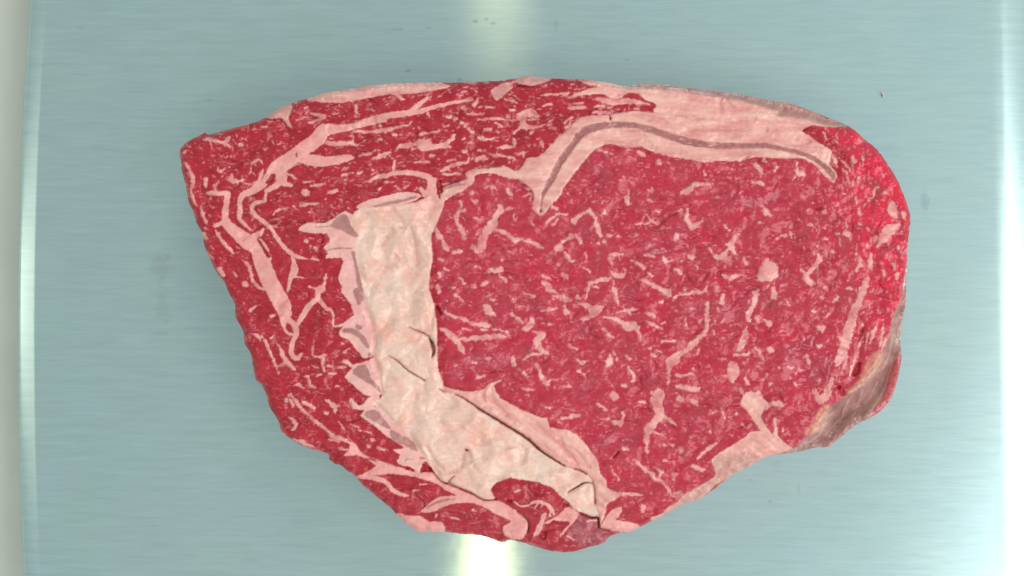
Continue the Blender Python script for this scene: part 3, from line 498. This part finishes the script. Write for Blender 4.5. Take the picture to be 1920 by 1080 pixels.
bw1 = 7 * fbm(30, 30, 300, 2); bw2 = 7 * fbm(30, 30, 310, 2)
b1, b2, btone, _, _ = worley(17, 12, 3, GX * .93 + GY * .36 + bw1, GY * .93 - GX * .36 + bw2)
c1, c2, ctone, _, _ = worley(7, 5, 9, GX + bw1 * .5 + wx, GY + bw2 * .5 + wy)
bedge_ = sstep(.16, .02, b2 - b1); bdome = 1 - np.clip(b1, 0, 1) ** 2
_, _, _, snx, sny = worley(7.0, 6.0, 21, GX + wx * 1.2, GY + wy * 1.2)
body = poly_sdf(OUTLINE, 70.0, 3) + 1.0 * fbm(10, 10, 21, 2)
sd = {}
def add(name, f): sd[name] = remap(f, .8 * wx + .12 * snx, .8 * wy + .12 * sny)
def union(ps, extra=None, reach=14.0):
    f = None
    for p in ps:
        g = poly_sdf(p, reach, 2); f = g if f is None else np.maximum(f, g)
    if extra is not None:
        g = stroke_field(extra); f = g if f is None else np.maximum(f, g)
    return f
kern_raw = poly_sdf(KERNEL, 40.0, 2)
add('kernel', kern_raw)
add('inner', poly_sdf(SEAM_INNER, 14, 2)); add('top', poly_sdf(SEAM_TOP, 14, 2)); add('rimr', poly_sdf(RIM_RIGHT, 14, 2)); add('riml', poly_sdf(RIM_LEFT, 14, 2))
add('rimb', union(RIM_BITS)); add('fringe', union(FRINGE, FRINGE_LINES)); add('bottom', union(SEAM_BOTTOM, SEAM_BOTTOM_LINES)); add('low', poly_sdf(FAT_LOW, 14, 2))
skin_raw = poly_sdf(SKIN_RIGHT, 110.0, 2); skint_raw = poly_sdf(SKIN_TOP, 60.0, 2)
add('skinr', skin_raw); add('skint', skint_raw); add('skinl', poly_sdf(SKIN_LOW, 40, 2)); add('skinfat', stroke_field(SKIN_FAT, reach=14)); add('sidelean', poly_sdf(SIDE_LEAN, 14, 2))
add('gristle', union(GRISTLE, GRISTLE_LINES)); add('membrane', stroke_field(MEMBRANE)); add('vein', stroke_field(VEIN))
wx2 = .7 * wx + .34 * snx + 1.8 * perlin(GX / 11, GY / 11, 24); wy2 = .7 * wy + .34 * sny + 1.8 * perlin(GX / 11, GY / 11, 34)
jag = .5 * perlin(GX / 4.2, GY / 4.2, 44) + 1.7 * fbm(15, 15, 54, 2)
sd['mcap'] = remap(union(MARB_CAP_POLY, MARB_CAP), wx2 * .8, wy2 * .8) + .35 + jag * .8; sd['meye'] = remap(union(MARB_EYE_POLY, MARB_GLINTS_EYE), wx2, wy2) + .45 + jag; add('slit', stroke_field(LEAN_SLITS))
crack = stroke_field(CRACKS, reach=5.0); crack = remap(crack, 0.5 * wx, 0.5 * wy)
fold = remap(stroke_field(FOLDS, reach=28.0), .5 * bw1, .5 * bw2)
streak = remap(stroke_field(SKIN_STREAKS), wx, wy)
crease = stroke_field(CREASES, reach=9.0); crease = remap(crease, .5 * wx + .5 * bw1, .5 * wy + .5 * bw2)

EYE = poly('''Z 815,420 845,360 900,330 965,330 1015,400 1050,330 1110,275 1200,280 1330,300 1500,292 1570,335 1600,300 1530,225 1600,236 1680,325 1705,390 1700,450 1702,520 1697,600 1680,650
1640,705 1590,745 1540,795 1500,848 1420,840 1340,880 1320,925 1150,990 1130,900 1060,805 930,735 840,725''')
eye = poly_sdf(EYE, 40.0, 1)
right_edge = sstep(1560, 1700, GX + 0.25 * (540 - GY))

# fine intramuscular specks: short fibres of fat, denser and aligned in the cap
specks = np.full((NY, NX), -4.0, np.float32); soft = np.zeros((NY, NX), np.float32)
def scatter(n, mode, seed):
    r = np.random.default_rng(seed); sl = []
    while len(sl) < n:
        x = r.uniform(340, 1700); y = r.uniform(150, 1030)
        j = int((y - Y0) / STEP); i = int((x - X0) / STEP)
        if body[j, i] < 5: continue
        in_eye = eye[j, i] > 0
        if mode == 'cap' and (in_eye or x > 1200 or (y > 430 and r.random() < .72)): continue
        if mode == 'cap' and GX[j, i] < 1000 and y > 700 and x > 700: continue
        if mode == 'eye' and (not in_eye or x > 1560): continue
        if mode == 'edge' and (not in_eye or x < 1520): continue
        if mode == 'cap': a = math.radians(-12 if y < 380 else 20) + r.normal(0, .28) if x > 480 else math.radians(55) + r.normal(0, .4); ln = r.gamma(1.6, 2.6); w = r.uniform(0.8, 2.9)
        elif mode == 'eye': a = r.choice([r.normal(.35, .4), r.normal(1.7, .5)]); ln = r.gamma(1.8, 2.6); w = r.uniform(0.9, 2.7)
        else: a = math.radians(97 + 10 * (y - 500) / 250) + r.normal(0, .22); ln = r.gamma(2.0, 3.5); w = r.uniform(0.9, 2.6)
        ln = min(ln, 20); dx = math.cos(a) * ln / 2; dy = math.sin(a) * ln / 2; bend = r.normal(0, .15) * ln
        sl.append([(x - dx, y - dy, w * .6), (x - dy / ln * bend if ln > 0 else x, y + dx / ln * bend if ln > 0 else y, w), (x + dx, y + dy, w * .5)])
    return sl
sp_cap = remap(stroke_field(scatter(950, 'cap', 3), sub=1, grow=.45), wx2 * .6, wy2 * .6) + .5 * jag
sp_eye = remap(stroke_field(scatter(480, 'eye', 5), sub=1, grow=.4), wx2, wy2) + .7 * jag
sp_edge = remap(stroke_field(scatter(300, 'edge', 8), sub=1, grow=.4), wx2 * .6, wy2 * .6) + .5 * jag
sp_soft = remap(stroke_field(scatter(900, 'eye', 15), sub=1, grow=.9), wx2 * 1.4, wy2 * 1.4) + jag

# ---- masks
def m(name, w=1.1): return sstep(-w, w, sd[name])
lowf = fbm(120, 120, 30, 3); midf = fbm(34, 30, 40, 3); fine = fbm(9, 9, 50, 3); fib = fbm(16, 4.5, 60, 2, X=GX * .96 + GY * .28, Y=GY * .96 - GX * .28)
grain = perlin(GX / 3.0, GY / 3.0, 70)
C = lambda *c: lin(c).astype(np.float32)
def blend(col, mask, c2):
    c2 = np.asarray(c2, np.float32)
    return col + mask[..., None] * (c2 - col)
def vary(c1, c2, f):
    f = np.clip(f, 0, 1)[..., None]; return C(*c1) * (1 - f) + C(*c2) * f

eye_m = sstep(-6, 6, eye)
lean_cap = vary((156, 22, 40), (180, 40, 58), .5 + .7 * midf + .5 * fib + .12 * btone)
lean_eye = vary((176, 38, 60), (190, 60, 80), .45 + .5 * midf + .22 * btone + .06 * ctone)
lean_eye = blend(lean_eye, sstep(.02, .42, fbm(70, 60, 80, 3)) * .5, C(194, 30, 62))
lean_eye = blend(lean_eye, sstep(.1, .5, fbm(60, 50, 88, 3)) * .65, C(170, 60, 76))
lean_eye = blend(lean_eye, right_edge * sstep(-.3, .3, midf + .1) * .9, C(218, 38, 70))
lean_eye = blend(lean_eye, bedge_ * sstep(-.1, .4, fbm(40, 40, 320, 2)) * .16, C(214, 120, 128))
col = blend(lean_cap, eye_m, lean_eye)
col = blend(col, sstep(700, 760, GX) * sstep(905, 960, GY) * (1 - sstep(1180, 1220, GX)) * .7, vary((156, 38, 54), (186, 52, 66), .5 + midf))
mauve = poly_sdf(poly('Q 560,640 640,560 780,572 812,660 900,695 830,770 700,800 560,740'), 30, 2)
col = blend(col, sstep(-8, 8, mauve) * .75, vary((142, 66, 78), (178, 104, 110), .5 + midf + fine))
col = col * (1 + .05 * grain + .10 * fine + .03 * ctone)[..., None]
pink = vary((222, 142, 142), (236, 172, 166), .5 + .8 * midf + .3 * fine)
lowr = sstep(640, 720, GY); pale = vary((216, 142, 140), (236, 184, 172), .5 + 1.0 * (fbm(70, 14, 330, 3) * (1 - lowr) + lowr * fbm(70, 13, 332, 3, X=GX * .8 + GY * .6, Y=GY * .8 - GX * .6)) + .5 * lowf)
cream = vary((226, 182, 168), (236, 203, 190), .5 + .9 * lowf + .4 * midf)
blot = fbm(46, 60, 120, 3)
cream = blend(cream, sstep(.05, .4, blot) * .6, C(234, 172, 158)); cream = blend(cream, sstep(.08, .4, fbm(55, 45, 130, 3)) * .45, C(226, 198, 186))
cream = blend(cream, sstep(.25, .55, fbm(24, 20, 140, 2)) * .35, C(222, 170, 146))
cream = blend(cream, sstep(12, 1, kern_raw) * .55 * sstep(760, 800, GX) * (GY < 760), C(238, 186, 176))
cream = blend(cream, sstep(470, 370, GY) * sstep(740, 800, GX) * .8, C(234, 164, 156))
grey = vary((150, 92, 92), (180, 124, 120), .5 + .8 * midf + .4 * fine)
skin = vary((146, 98, 94), (186, 142, 134), .5 + .9 * fbm(60, 14, 150, 3, X=GX * .6 - GY * .8, Y=GX * .8 + GY * .6) + .3 * fine)
skin = blend(skin, sstep(.15, .5, fbm(30, 24, 160, 3)) * .5, C(146, 86, 92))

sw = np.clip(1.3 + 1.6 * fbm(26, 26, 175, 2), .7, 2.6)
mfat = np.maximum(sstep(-.9 * sw, .9 * sw, sd['mcap']), np.maximum(sstep(-1.1 * sw, .9 * sw, sd['meye']), m('vein', 1.0)))
spk = np.maximum(np.maximum(sstep(-.8, .8, sp_cap) * (.42 + .5 * sstep(-.4, .5, midf + fine)) * (1 - .45 * sstep(420, 560, GY)), sstep(-.9, .9, sp_eye) * (.2 + .5 * sstep(-.3, .4, fine))), sstep(-.9, .9, sp_edge) * .6)
spk = np.maximum(spk, sstep(-1.4, 1.4, sp_soft) * .17)
col = blend(col, spk, vary((216, 140, 144), (222, 150, 150), .5 + fine))
col = blend(col, sstep(-4, 1, np.maximum(sd['meye'], sd['mcap'] - 1)) * .22, C(224, 130, 136))
streng = np.clip(.90 + .9 * fbm(24, 24, 170, 2), .35, 1.0); streng = np.where(sd['vein'] > -1.5, 1.0, streng)
col = blend(col, mfat * streng, pink)
bigfat = np.zeros((NY, NX), np.float32)
for nm, cc in (('riml', pale), ('rimr', pale), ('rimb', blend(pale, np.full((NY, NX), .45, np.float32), C(190, 130, 130))), ('top', pale), ('bottom', pink), ('low', pale), ('inner', pale), ('fringe', blend(pink, np.full((NY, NX), .35, np.float32), C(236, 200, 194)))):
    mk = m(nm); col = blend(col, mk, cc); bigfat = np.maximum(bigfat, mk)
col = blend(col, m('gristle', 1.3) * .85, grey); col = blend(col, m('membrane', 1.6) * .9, vary((146, 78, 80), (170, 98, 98), .5 + fine + midf))
mk = m('kernel', 1.4); col = blend(col, mk, cream); bigfat = np.maximum(bigfat, mk)
col = blend(col, m('slit', 1.2) * .9, vary((150, 22, 40), (176, 36, 54), .5 + midf))
mk = np.maximum(m('skinr', 3.0), m('skint', 4.0) * .8); mk = np.maximum(mk, m('skinl', 7.0) * .5)
col = blend(col, mk, skin); skin_m = mk
col = blend(col, sstep(-1.5, 1.5, streak) * skin_m * .6, C(214, 184, 180))
col = blend(col, m('skinfat', 4.5) * .6 * (.6 + .4 * sstep(-.2, .2, fine)), C(224, 178, 150)); col = blend(col, m('sidelean', 2.5) * .85, vary((178, 54, 70), (200, 84, 94), .5 + midf))
crk = sstep(-.4, 1.0, crack)
col = blend(col, crk * .85, C(136, 52, 50))
# thin cream border where the membrane of the outside was trimmed
rimline = sstep(7, 1, body) * sstep(-.2, .35, fbm(26, 26, 180, 2)) * .35
col = blend(col, rimline * (1 - skin_m), C(222, 140, 132))
col = np.clip(col, 0.004, .95).astype(np.float32)

# ---- relief in metres
lean_m = (1 - np.clip(bigfat + skin_m, 0, 1))
z = np.full((NY, NX), T, np.float32)
z += .0010 * fbm(320, 260, 200, 2) + .0006 * fbm(90, 80, 210, 2)
z += lean_m * (.00085 * fbm(44, 36, 42, 2) + .00010 * fine + .00002 * grain + .00006 * fib + .00020 * bdome * eye_m + .00004 * (1 - c1) - .0006 * sstep(.24, .0, np.abs(fbm(60, 40, 340, 2, X=GX + bw1, Y=GY + bw2))) * sstep(-.1, .3, fbm(90, 90, 350, 2)))
z += lean_m * mfat * .00016
z += bigfat * (.00060 * fbm(46, 30, 220, 3) + .00007 * fine + .00003 * grain)
kin = sstep(0, 14, sd['kernel'])
ridge = 1 - np.abs(fbm(42, 58, 230, 3)) * 2.2
z += kin * (.0014 * np.abs(perlin((GX + 1.6 * bw1) / 85, (GY + 1.6 * bw2) / 95, 240)) + .0004 * np.abs(perlin((GX + bw1) / 42, (GY + bw2) / 48, 245)) + .00005 * fbm(14, 14, 250, 2))
z += .0004 * sstep(-2, 4, sd['top']) + .0003 * sstep(-2, 4, sd['inner']) - .0005 * sstep(-2.5, 2.5, sd['membrane'])
z -= .0010 * sstep(-26, 3, fold) * sstep(0, 10, sd['kernel'])
z -= (.00050 + .00035 * bigfat) * sstep(-8, 3, crease)
z -= .0014 * sstep(-1.2, 1.4, crack) + .0004 * sstep(-5, 0, crack)
z -= .0008 * sstep(-1.5, 3, sd['slit'])
# rounded cut edge, then the sloping trimmed flank on the right and upper right
RP = 15.0
e = np.clip(body / RP, 0, 1)
z -= .0026 * (1 - np.sqrt(np.clip(1 - (1 - e) ** 2, 0, 1)))
z -= .00017 * np.clip(skin_raw, 0, 110) * (1 - .25 * sstep(20, 100, skin_raw))
z -= .00016 * np.clip(skint_raw, 0, 60)
z += skin_m * (.00050 * fbm(40, 16, 260, 3, X=GX * .6 - GY * .8, Y=GX * .8 + GY * .6) + .00012 * fine)
edge_rough = sstep(22, 3, body)
z += edge_rough * (.0007 * fbm(20, 20, 270, 3))
z = np.maximum(z, .003)

# ---- vertices: cut the grid along the outline, snap the border to it
gyy, gxx = np.gradient(body, STEP); gl = np.hypot(gxx, gyy) + 1e-6
keep = body > 0.0
cell = keep[:-1, :-1] & keep[1:, :-1] & keep[:-1, 1:] & keep[1:, 1:]
used = np.zeros((NY, NX), bool)
used[:-1, :-1] |= cell; used[1:, :-1] |= cell; used[:-1, 1:] |= cell; used[1:, 1:] |= cell
inner4 = np.zeros((NY, NX), bool)
inner4[1:-1, 1:-1] = cell[:-1, :-1] & cell[1:, :-1] & cell[:-1, 1:] & cell[1:, 1:]
border = used & ~inner4
PX = GX.copy(); PY = GY.copy()
snap = np.where(border, np.clip(body, -2.2, 2.2), 0)
PX -= snap * gxx / gl; PY -= snap * gyy / gl
WX, WY = px_to_world(PX, PY, z)
idx = -np.ones((NY, NX), np.int64); idx[used] = np.arange(used.sum())
V = np.stack([WX[used], WY[used], z[used]], 1).astype(np.float32)
VC = col[used]
jj, ii = np.nonzero(cell)
Q = np.stack([idx[jj + 1, ii], idx[jj + 1, ii + 1], idx[jj, ii + 1], idx[jj, ii]], 1)
# flank: border edges carried down to the tray in rings
eds = np.concatenate([Q[:, [0, 1]], Q[:, [1, 2]], Q[:, [2, 3]], Q[:, [3, 0]]]); key = np.minimum(eds[:, 0], eds[:, 1]) * (len(V) + 1) + np.maximum(eds[:, 0], eds[:, 1])
_, first, cnt = np.unique(key, return_index=True, return_counts=True)
bedge = eds[first[cnt == 1]]
bv = np.unique(bedge); bmap = -np.ones(len(V), np.int64); bmap[bv] = np.arange(len(bv))
nxv = (gxx / gl)[used][bv]; nyv = (-gyy / gl)[used][bv]; pz = V[bv, 2]
rings = [(.92, .0003), (.76, .0004), (.60, .0006), (.42, .0010), (.24, .0016), (.10, .0026), (.008, .0046)]
wall_v = [V[bv]]; 
for (f, inset) in rings:
    bulge = .0004 * perlin(V[bv, 0] / .004, V[bv, 1] / .004 + f * 9, 5)
    wall_v.append(np.stack([V[bv, 0] + nxv * (inset + bulge), V[bv, 1] + nyv * (inset + bulge), pz * f], 1))
nb = len(bv); WV = np.concatenate(wall_v).astype(np.float32)
def wall_col(f, k):     # outside of the cut: dull lean with a patchy film of fat
    q = .5 + .9 * perlin(V[bv, 0] / .011 + 3 * f, V[bv, 1] / .011 + 5 * f, 31) + .5 * perlin(V[bv, 0] / .004 + 7 * f, V[bv, 1] / .004, 37)
    q = sstep(.3, .75, q)[:, None]; c_ = C(168, 48, 60) * (1 - q) + C(214, 156, 146) * q
    return VC[bv] * k + c_ * (1 - k)
WC = np.concatenate([VC[bv]] + [wall_col(f, k) for (f, _), k in zip(rings, (.7, .25, 0, 0, 0, 0, 0))]).astype(np.float32)
WQ = np.concatenate([np.stack([r * nb + bmap[bedge[:, 1]], r * nb + bmap[bedge[:, 0]], (r + 1) * nb + bmap[bedge[:, 0]], (r + 1) * nb + bmap[bedge[:, 1]]], 1) for r in range(len(rings))])
# vertex normals of the whole top so that part borders do not show as seams
def face_normals(v, q): return np.cross(v[q[:, 2]] - v[q[:, 0]], v[q[:, 3]] - v[q[:, 1]])
fn = face_normals(V, Q); VN = np.zeros_like(V)
for c_ in range(4):
    for ax in range(3): VN[:, ax] += np.bincount(Q[:, c_], fn[:, ax], len(V))
VN /= np.linalg.norm(VN, axis=1, keepdims=True) + 1e-12

# ---- which part each cell belongs to
def cc(f): return (f[:-1, :-1] + f[1:, :-1] + f[:-1, 1:] + f[1:, 1:]) / 4
cX = cc(GX); cY = cc(GY); ceye = cc(eye)
PARTS = ['rib_eye_muscle', 'cap_muscle', 'lower_muscle', 'eye_marbling', 'cap_marbling', 'fat_vein', 'rim_fat', 'fat_seam', 'lower_fat_seam', 'flank_fat', 'inner_fat_layer',
         'fat_fringe', 'gristle', 'membrane', 'fat_kernel', 'silverskin', 'rim_silverskin']
lab = np.where(ceye > 0, 0, 1); lab = np.where((ceye <= 0) & (cY > 880) & (cX > 650), 2, lab)
lab = np.where((lab == 0) & (cc(np.maximum(sd['meye'], sp_eye - .4)) > 0), 3, lab); lab = np.where((lab == 1) & (cc(np.maximum(sd['mcap'], sp_cap - .4)) > 0), 4, lab)
for nm, k in (('vein', 5), ('riml', 6), ('rimr', 6), ('rimb', 6), ('top', 7), ('bottom', 8), ('low', 9), ('inner', 10), ('fringe', 11), ('gristle', 12), ('membrane', 13), ('kernel', 14), ('skinr', 15), ('skint', 16)):
    lab = np.where(cc(sd[nm]) > 0, k, lab)
labc = lab[jj, ii]

# ------------------------------------------------------------------ steak materials
def tissue(name, rough, spec, bump, scale, coat, sss=0.0):
    mt, nt, p, out = mat_new(name); L = nt.links.new
    at = N(nt, 'ShaderNodeAttribute', attribute_name='tissue'); tc = N(nt, 'ShaderNodeTexCoord')
    n = N(nt, 'ShaderNodeTexNoise'); L(tc.outputs['Object'], n.inputs['Vector']); n.inputs['Scale'].default_value = scale; n.inputs['Detail'].default_value = 3; n.inputs['Roughness'].default_value = .6
    mr = N(nt, 'ShaderNodeMapRange'); L(n.outputs['Fac'], mr.inputs[0]); mr.inputs[1].default_value = .3; mr.inputs[2].default_value = .7; mr.inputs[3].default_value = .93; mr.inputs[4].default_value = 1.07
    v = N(nt, 'ShaderNodeVectorMath', operation='SCALE'); L(at.outputs['Color'], v.inputs[0]); L(mr.outputs[0], v.inputs['Scale']); L(v.outputs[0], p.inputs['Base Color'])
    rr = N(nt, 'ShaderNodeMapRange'); L(n.outputs['Fac'], rr.inputs[0]); rr.inputs[1].default_value = .3; rr.inputs[2].default_value = .7; rr.inputs[3].default_value = rough - .1; rr.inputs[4].default_value = rough + .12
    L(rr.outputs[0], p.inputs['Roughness']); p.inputs['Specular IOR Level'].default_value = spec
    b = N(nt, 'ShaderNodeBump'); b.inputs['Strength'].default_value = bump; b.inputs['Distance'].default_value = .0003; L(n.outputs['Fac'], b.inputs['Height']); L(b.outputs[0], p.inputs['Normal'])
    p.inputs['Coat Weight'].default_value = coat; p.inputs['Coat Roughness'].default_value = .08; p.inputs['Coat IOR'].default_value = 1.5
    n2 = N(nt, 'ShaderNodeTexNoise'); L(tc.outputs['Object'], n2.inputs['Vector']); n2.inputs['Scale'].default_value = 900; n2.inputs['Detail'].default_value = 2
    b2 = N(nt, 'ShaderNodeBump'); b2.inputs['Strength'].default_value = .5; b2.inputs['Distance'].default_value = .0004; L(n2.outputs['Fac'], b2.inputs['Height']); L(b2.outputs[0], p.inputs['Coat Normal'])
    if sss:
        p.inputs['Subsurface Weight'].default_value = sss; p.inputs['Subsurface Radius'].default_value = (1.0, .45, .35); p.inputs['Subsurface Scale'].default_value = .0012
    return mt
M_LEAN = tissue('raw_lean', .42, .08, .2, 1700, .8)
M_FAT = tissue('raw_fat', .46, .22, .12, 900, .7, .15)
M_SKIN = tissue('raw_silverskin', .34, .4, .25, 1200, .8)

# ------------------------------------------------------------------ steak object and its parts
steak = bpy.data.objects.new('beef_steak', None); COL.objects.link(steak); steak.location = (0, 0, 0)
steak.empty_display_size = .02
steak['label'] = 'thick raw marbled rib eye steak lying flat on the steel tray'; steak['category'] = 'steak'

def raw_mesh(name, v, q, c, mat, parent, normals=None):
    me = bpy.data.meshes.new(name)
    me.vertices.add(len(v)); me.vertices.foreach_set('co', np.ascontiguousarray(v, np.float32).ravel())
    me.loops.add(len(q) * 4); me.loops.foreach_set('vertex_index', np.ascontiguousarray(q, np.int32).ravel())
    me.polygons.add(len(q)); me.polygons.foreach_set('loop_start', np.arange(0, len(q) * 4, 4, dtype=np.int32))
    me.polygons.foreach_set('loop_total', np.full(len(q), 4, np.int32))
    me.update(calc_edges=True); me.polygons.foreach_set('use_smooth', np.ones(len(q), bool))
    a = me.attributes.new('tissue', 'FLOAT_COLOR', 'POINT'); a.data.foreach_set('color', np.concatenate([c, np.ones((len(c), 1), np.float32)], 1).astype(np.float32).ravel())
    if normals is not None: me.normals_split_custom_set_from_vertices(normals.tolist())
    me.materials.append(mat); me.validate()
    o = bpy.data.objects.new(name, me); COL.objects.link(o); o.parent = parent
    return o

part_obj = {}
for k, nm in enumerate(PARTS):
    q = Q[labc == k]
    if not len(q): continue
    vi, inv = np.unique(q, return_inverse=True); q2 = inv.reshape(-1, 4)
    par = steak
    if nm == 'eye_marbling': par = part_obj['rib_eye_muscle']
    if nm == 'cap_marbling': par = part_obj['cap_muscle']
    mat = M_SKIN if nm in ('silverskin', 'rim_silverskin', 'membrane') else (M_LEAN if 'muscle' in nm or 'marbling' in nm else M_FAT)
    o = raw_mesh('marbling' if 'marbling' in nm else nm, V[vi], q2, VC[vi], mat, par, VN[vi])
    if 'marbling' in nm: o['kind'] = 'stuff'
    part_obj[nm] = o
flank = raw_mesh('side_wall', WV, WQ, WC, M_LEAN, steak)
for nm, lb in (('fat_kernel', 'lumpy cream coloured fat with a long dark crack'), ('silverskin', 'grey brown translucent skin on the sloping side'), ('membrane', 'thin mauve line running inside the pale fat seam'),
               ('gristle', 'grey mauve gristle strips among pale fat'), ('rim_fat', 'pale pink fat along the top rim')):
    part_obj[nm]['label'] = lb

# ------------------------------------------------------------------ a crumb of fat on the tray
def crumb(px, py, r, label):
    x, y = px_to_world(px, py, 0); b = bmesh.new(); bmesh.ops.create_icosphere(b, subdivisions=3, radius=r)
    rr = random.Random(3)
    for v in b.verts:
        k = 1 + .35 * math.sin(v.co.x / r * 3 + 1) * math.cos(v.co.y / r * 4); v.co = Vector((v.co.x * .55 * k, v.co.y * 1.25 * k, v.co.z * .45 * k))
    zmin = min(v.co.z for v in b.verts)
    for v in b.verts: v.co.z -= zmin
    me = bpy.data.meshes.new('fat_crumb'); b.to_mesh(me); b.free()
    me.polygons.foreach_set('use_smooth', [True] * len(me.polygons))
    mt, nt, p, out = mat_new('dried_fat'); p.inputs['Base Color'].default_value = (.62, .52, .46, 1); p.inputs['Roughness'].default_value = .35
    me.materials.append(mt); o = bpy.data.objects.new('fat_crumb', me); COL.objects.link(o); o.location = (float(x), float(y), 0.0001); o.rotation_euler = (0, 0, .35)
    o['label'] = label; o['category'] = 'crumb'
crumb(1655, 178, .0007, 'tiny pale crumb of fat on the bare steel tray')
